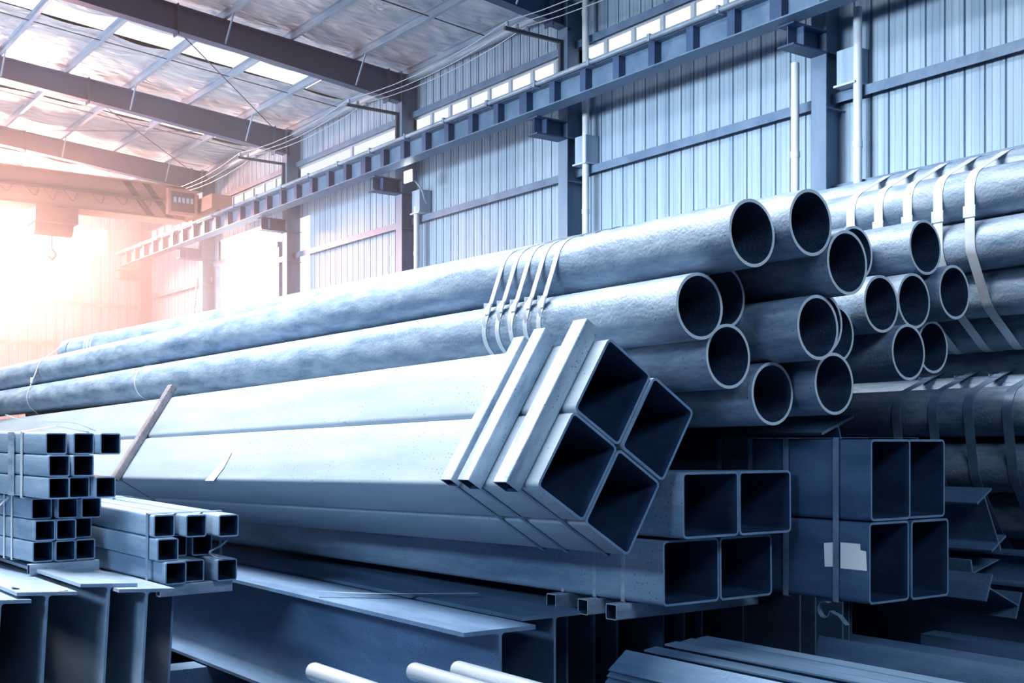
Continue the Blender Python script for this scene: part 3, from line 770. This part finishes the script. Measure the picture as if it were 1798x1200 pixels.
for i, (xa, xb) in enumerate(strips[:3]):
    b = MB(); b.box((xa, 3.6, 0), (xb, 13.0, .01))
    for j, v in enumerate(b.v): b.v[j] = (v[0], v[1], v[2] + zr(v[1]) + .23)
    struct(link('window_%d' % (11 + i), b.mesh('skylight', ['skylight'], False)), 'translucent skylight strip down the foil roof in the %s bay from the near end' % ('third', 'fourth', 'fifth')[i], 'skylight')
for i, y in enumerate((14.0, 12.62, 11.1, 9.6, 8.1, 6.6, 5.1)):
    z = zr(y) + .0; b = MB()
    b.box((XE, -.035, 0), (6, .035, .012)); b.box((XE, -.035, .188), (6, .035, .2)); b.box((XE, .023, .012), (6, .035, .188)); b.box((XE, -.035, .012), (6, -.028, .03))
    struct(link('trim_purlin', b.mesh('trim_purlin', ['purlin'], False), Matrix.Translation((0, y, z)) @ Matrix.Rotation(-math.atan(SL), 4, 'X')), 'roof purlin under the foil, %s up from the eave' % ('first second third fourth fifth sixth seventh'.split()[i]), 'purlin')
b = MB(); b.tube([(XE, YW - .2, 9.98), (4, YW - .2, 9.98)], .1, 12); b.box((XE, YW - .12, 10.1), (4, YW, 10.3))
struct(link('trim_eave', b.mesh('trim_eave', ['purlin'])), 'round eave beam where the foil roof meets the clad wall', 'eave beam')
for i, x in enumerate(CX_[:6]):
    o = struct(link('trim_rafter', None, (x, 0, 0)), 'tapered painted roof rafter over the %s wall column' % nm[i], 'rafter')
    pts_t = [(13.9, zr(13.9)), (3.6, zr(3.6))]; pts_b = [(13.9, 9.40), (12.6, 9.56), (9.8, 9.86), (6.6, 10.17), (3.6, 10.45)]
    def top(y): return zr(y) - .012
    b = MB()
    ysq = [p[0] for p in pts_b]
    for (y0, z0), (y1, z1) in zip(pts_b, pts_b[1:]):
        for hw, (a0, a1, c0, c1) in ((.006, (z0, z1, top(y0), top(y1))), (.12, (z0 - .014, z1 - .014, z0, z1)), (.12, (top(y0) - .014, top(y1) - .014, top(y0), top(y1)))):
            b2 = len(b.v)
            b.v += [(-hw, y0, a0), (hw, y0, a0), (hw, y1, a1), (-hw, y1, a1), (-hw, y0, c0), (hw, y0, c0), (hw, y1, c1), (-hw, y1, c1)]
            for q in ((0, 3, 2, 1), (4, 5, 6, 7), (0, 1, 5, 4), (1, 2, 6, 5), (2, 3, 7, 6), (3, 0, 4, 7)): b.f.append(tuple(b2 + i2 for i2 in q)[::-1]); b.m.append(0)
    link('web', b.mesh('web', ['frame'], False), None, o)
    for y in (13.45, 8.6):
        zb = [p for p in pts_b]; zlo = 9.42 if y > 13 else 9.95
        b = MB(); b.box((-.13, y - .015, zlo - .05), (.13, y + .015, top(y) + .03)); link('splice_plate', b.mesh('splice_plate', ['frame'], False), None, o)
    for y in (12.62, 9.6, 6.6):
        for s in (1, -1):
            zb = 9.56 if y > 12 else (9.88 if y > 9 else 10.17)
            b = MB(); b.tube([(s * .11, y, zb + .02), (s * .55, y, zr(y) + .02)], .022, 6); link('brace', b.mesh('brace', ['purlin']), None, o)
# roof bracing rods and sag rods
def rod(a, c, lab, r=.012):
    b = MB(); b.tube([a, c], r, 6); struct(link('trim_rod', b.mesh('trim_rod', ['cable'])), lab, 'tie rod')
for i, (xa, xb) in enumerate(((-35.3, -29.6), (-29.3, -23.6))):
    rod((xa, 13.4, zr(13.4) - .1), (xb, 8.2, zr(8.2) - .1), 'diagonal roof tie rod in the %s bay' % ('far' if i == 0 else 'nearer'))
    if i == 0: rod((xb, 13.4, zr(13.4) - .1), (xa, 8.2, zr(8.2) - .1), 'second diagonal roof tie rod crossing in the far bay')
for i, x in enumerate((-20.4, -26.9, -14.5, -32.5)):
    rod((x, 14., zr(14.) + .1), (x, 5., zr(5.) + .1), 'straight sag rod through the purlins, %s from the pipes' % ('second third first fourth'.split()[i]))

# rain pipes beside the columns
def rainpipe(x, y, z0, z1, lab):
    b = MB(); b.tube([(0, 0, z0), (0, 0, z1)], .062, 20); o = link('downpipe', b.mesh('downpipe', ['downpipe']), (x, y, 0)); tag(o, lab, 'downpipe', 'rain pipes on the wall')
    for z in (3.9, 5.95, 9.6):
        if z0 < z < z1:
            b = MB(); b.tube([(0, 0, z - .045), (0, 0, z + .045)], .071, 20); link('collar', b.mesh('collar', ['downpipe']), None, o)
rainpipe(-10.93, 13.95, 0, 7.9, 'white rain pipe standing clear of the first wall column, jointed low down')
rainpipe(-11.86, 13.7, 0, 7.3, 'white rain pipe hidden half behind the first wall column under its bracket')
rainpipe(-17.03, 13.95, 0, 10, 'white rain pipe running up past the crane girder by the second column')
rainpipe(-23.0, 13.95, 0, 7.0, 'white rain pipe beside the third column seen, under the floodlight')

# power wires on insulator arms
ZW = 9.22
for i, x in enumerate(CX_[:6]):
    o = tag(link('wire_bracket', None, (x, 0, 0)), 'dark insulator arm on the %s wall column' % nm[i], 'bracket', 'insulator arms on the columns')
    b = MB(); b.box((-.03, 12.45, ZW - .1), (.03, 13.765, ZW - .04)); b.box((-.03, 13.69, ZW - .75), (.03, 13.765, ZW - .1)); link('arm', b.mesh('arm', ['cable'], False), None, o)
    for y in (12.5, 12.72, 12.94):
        b = MB(); b.tube([(0, y, ZW - .05), (0, y, ZW + .05)], .035, 10); link('insulator', b.mesh('insulator', ['winframe']), None, o)
for i, y in enumerate((12.5, 12.72, 12.94)):
    P = []
    for a, c in zip(CX_[:6], CX_[1:6]):
        for k in range(6):
            t = k / 6; P.append((a + (c - a) * t, y, ZW + .06 - .18 * 4 * t * (1 - t)))
    P.append((CX_[5], y, ZW + .06))
    b = MB(); b.tube(P, .008, 6); o = link('power_wire', b.mesh('power_wire', ['wire'])); tag(o, 'bare power wire along the wall, %s' % ('farthest out from it', 'between the two others', 'closest to it')[i], 'wire', 'power wires')

# floodlight on the third column and boxes on columns
o = tag(link('floodlight', None, (-22.35, 13.45, 7.48)), 'glaring floodlight on the third column under the runway girder', 'floodlight')
b = MB(); b.box((-.13, -.10, -.1), (.13, .04, .1)); link('housing', b.mesh('housing', ['frame'], False), None, o)
b = MB()
for k in range(8):
    for j in range(4):
        pass
b.box((-.155, -.12, -.125), (.155, -.10, .125)); link('glass', b.mesh('glass', ['lamp'], False), None, o)
b = MB(); b.tube(curve([(.0, .04, -.05), (.05, .2, -.25), (.02, .3, -.45), (-.1, .42, -.5)]), .02, 6); link('arm', b.mesh('arm', ['rail']), None, o)
for i, (x, lab) in enumerate(((-11.1, 'pale junction box between the first column seen and its rain pipe'), (-17.12, 'pale junction box beside the second column seen'), (-22.95, 'grey box beside the third column seen, under the floodlight'))):
    o = tag(link('junction_box', None, (x, 14.0, 6.85)), lab, 'junction box', 'boxes beside the columns')
    b = MB(); b.box((-.16, -.1, 0), (.16, .2, .5)); link('case', b.mesh('case', ['cladding'], False), None, o)
    b = MB(); b.box((-.19, -.14, -.03), (.19, .2, 0)); link('shelf', b.mesh('shelf', ['winframe'], False), None, o)

# overhead crane at the far end
XC = -33.2
o = tag(link('overhead_crane', None, (XC, 0, 7.9)), 'flare-tinted overhead crane bridge spanning the far end of the hall', 'crane')
b = MB(); b.box((-.35, -3, .1), (.35, 12.3, 1.0)); b.box((-.42, -3, 1.0), (.42, 12.3, 1.03)); b.box((-.42, -3, .07), (.42, 12.3, .1))
link('bridge_girder', b.mesh('bridge_girder', ['crane'], False), None, o)
b = MB(); b.box((-1.3, 12.7, .36), (1.3, 13.3, .75)); b.box((-.34, 12.3, .3), (.34, 12.7, .85)); 
link('end_carriage', b.mesh('end_carriage', ['crane'], False), None, o)
for sx in (-1., 1.):
    b = MB(); b.prism(circle(.17, 24), -.06, .06); link('wheel', b.mesh('wheel', ['crane_dark']), Matrix.Translation((sx, 13.0, .455)) @ Matrix.Rotation(R(90), 4, 'Z'), o)
b = MB(); b.box((.42, -3, .52), (.50, 11.6, .58)); b.box((.35, -3, .56), (.42, 11.6, .58)); link('festoon_rail', b.mesh('festoon_rail', ['crane_dark'], False), None, o)
y = 11.3
while y > 4.5:
    b = MB(); b.tube(curve([(.46, y, .52), (.46, y - .12, .34 - .1 * random.random()), (.46, y - .36, .52)]), .016, 6); y -= .42 + .35 * random.random()
    link('festoon_cable', b.mesh('festoon_cable', ['crane_dark']), None, o)
b = MB()
for dy in (0, .55):
    b.quad((.353, 10.5 + dy, 1.0), (.353, 10.72 + dy, 1.0), (.353, 11.42 + dy, .12), (.353, 11.2 + dy, .12))
link('stripe', b.mesh('stripe', ['crane_dark'], False), None, o)
t = tag(link('hoist_trolley', None, (XC, 8.75, 7.9)), 'hoist trolley hanging under the crane bridge in the glare', 'hoist')
b = MB(); b.box((-.5, -.55, -.36), (.5, .55, .05)); link('frame', b.mesh('frame', ['crane_dark'], False), None, t)
b = MB(); b.prism(circle(.26, 24), -.5, .5); link('drum', b.mesh('drum', ['crane_dark']), Matrix.Translation((0, 0, -.4)) @ Matrix.Rotation(R(90), 4, 'Z'), t)
b = MB(); b.tube([(0, 0, -.4), (0, 0, -1.0)], .02, 6); b.tube(curve([(0, 0, -1.), (0, .1, -1.15), (0, 0, -1.28), (0, -.1, -1.18)]), .03, 8); link('hook', b.mesh('hook', ['crane_dark']), None, t)
# electrical cabinet on the crane end
t = tag(link('control_cabinet', None, (XC + .455, 12.15, 8.46)), 'square electrical cabinet with switches on the end of the crane bridge', 'control box')
b = MB(); b.box((-.1, -.42, -.36), (.1, .42, .36)); link('case', b.mesh('case', ['crane'], False), None, t)
b = MB(); b.box((.1, -.34, -.28), (.105, .34, .28)); link('panel', b.mesh('panel', ['crane_dark'], False), None, t)
for q in range(5):
    b = MB(); b.box((.105, -.26 + .12 * q, -.02), (.13, -.19 + .12 * q, .12)); link('switch', b.mesh('switch', ['winframe'], False), None, t)
# ladder near the door
o = tag(link('leaning_ladder', None, (-36.2, 13.3, 0)), 'pale ladder leaning on the wall near the bright door', 'ladder')
for s in (-.2, .2):
    b = MB(); b.tube([(s, 0, 0), (s, .72, 6.9)], .035, 8); link('rail', b.mesh('rail', ['winframe']), None, o)
for k in range(1, 22):
    b = MB(); z = .31 * k; b.tube([(-.2, .72 * z / 6.9, z), (.2, .72 * z / 6.9, z)], .018, 6); link('rung', b.mesh('rung', ['winframe']), None, o)

# ------------------------------------------------------------------ light, sky, camera
W = bpy.data.worlds.new('sky'); SC.world = W; W.use_nodes = True
nt = W.node_tree; nt.nodes.clear()
out = nt.nodes.new('ShaderNodeOutputWorld'); bg = nt.nodes.new('ShaderNodeBackground'); nt.links.new(bg.outputs[0], out.inputs[0])
bg.inputs[0].default_value = (.10, .26, .66, 1); bg.inputs[1].default_value = .018

def area(name, loc, target, sx, sy, power, col, spread=180):
    l = bpy.data.lights.new(name, 'AREA'); l.shape = 'RECTANGLE'; l.size = sx; l.size_y = sy; l.energy = power; l.color = col; l.spread = R(spread)
    o = bpy.data.objects.new(name, l); COL.objects.link(o); o.location = loc
    d = V3(target) - V3(loc); o.rotation_euler = d.to_track_quat('-Z', 'Y').to_euler(); return o
area('ridge_skylight', (-9.5, .6, 10.6), (-8.5, 3.2, 1.5), 11, 1.6, 2900, (1., .97, .94), 150)
area('bay_daylight', (-20, -4.5, 6.), (-20, 14, 4.4), 26, 2., 1500, (.92, .96, 1.), 44)
area('near_end_fill', (3., 2.2, 6.5), (-4.5, 4.8, 2.), 4, 2, 85, (.62, .80, 1.), 90)  # fill lamp added to brighten the cut rims from the near end
area('side_fill', (-4.5, -4.5, 4.4), (-6., 3.4, .8), 4., 1.0, 44, (.55, .76, 1.), 60)  # fill lamp added to brighten the beam webs and tube sides
area('flare_fill', (-40.8, 8., 8.6), (-14, 4.5, 2.), 5, 1.5, 6500, (1., .46, .32))  # warm lamp added to imitate the flare wash
area('far_roof_glow', (-30, 2, 4), (-31, 10, 10.4), 14, 6, 1800, (1., .90, .92), 120)

hz = MB(); hz.box((XE + .05, -6, .05), (-17.2, 14.1, 9.9))  # volume added to imitate the warm flare over the far end
hm, hnt, hout = new_mat('haze'); vs_ = hnt.nodes.new('ShaderNodeVolumeScatter'); vs_.inputs['Color'].default_value = (.97, .95, .97, 1); vs_.inputs['Density'].default_value = .018; vs_.inputs['Anisotropy'].default_value = .55
hnt.links.new(vs_.outputs[0], hout.inputs['Volume'])
M['haze'] = hm
o = link('haze', hz.mesh('haze', ['haze'], False)); o['kind'] = 'stuff'; o['label'] = 'added haze volume imitating a warm flare over the far end of the hall'; o['category'] = 'haze'
SC.cycles.volume_bounces = 0

cam = bpy.data.cameras.new('camera'); co = bpy.data.objects.new('camera', cam); COL.objects.link(co); SC.camera = co
co.location = (0, 0, 1.7)
co.rotation_euler = V3((-math.cos(R(35.8)), math.sin(R(35.8)), 0)).to_track_quat('-Z', 'Y').to_euler()
cam.sensor_width = 36; cam.lens = 36 * 2100 / 1798; cam.shift_y = 178 / 1798; cam.clip_end = 300
vs = SC.view_settings; vs.view_transform = 'Standard'; vs.look = 'None'; vs.exposure = 0.; vs.gamma = 1.; vs.use_curve_mapping = False
SC.cycles.use_denoising = True
SC.cycles.max_bounces = 6; SC.cycles.diffuse_bounces = 3; SC.cycles.glossy_bounces = 3
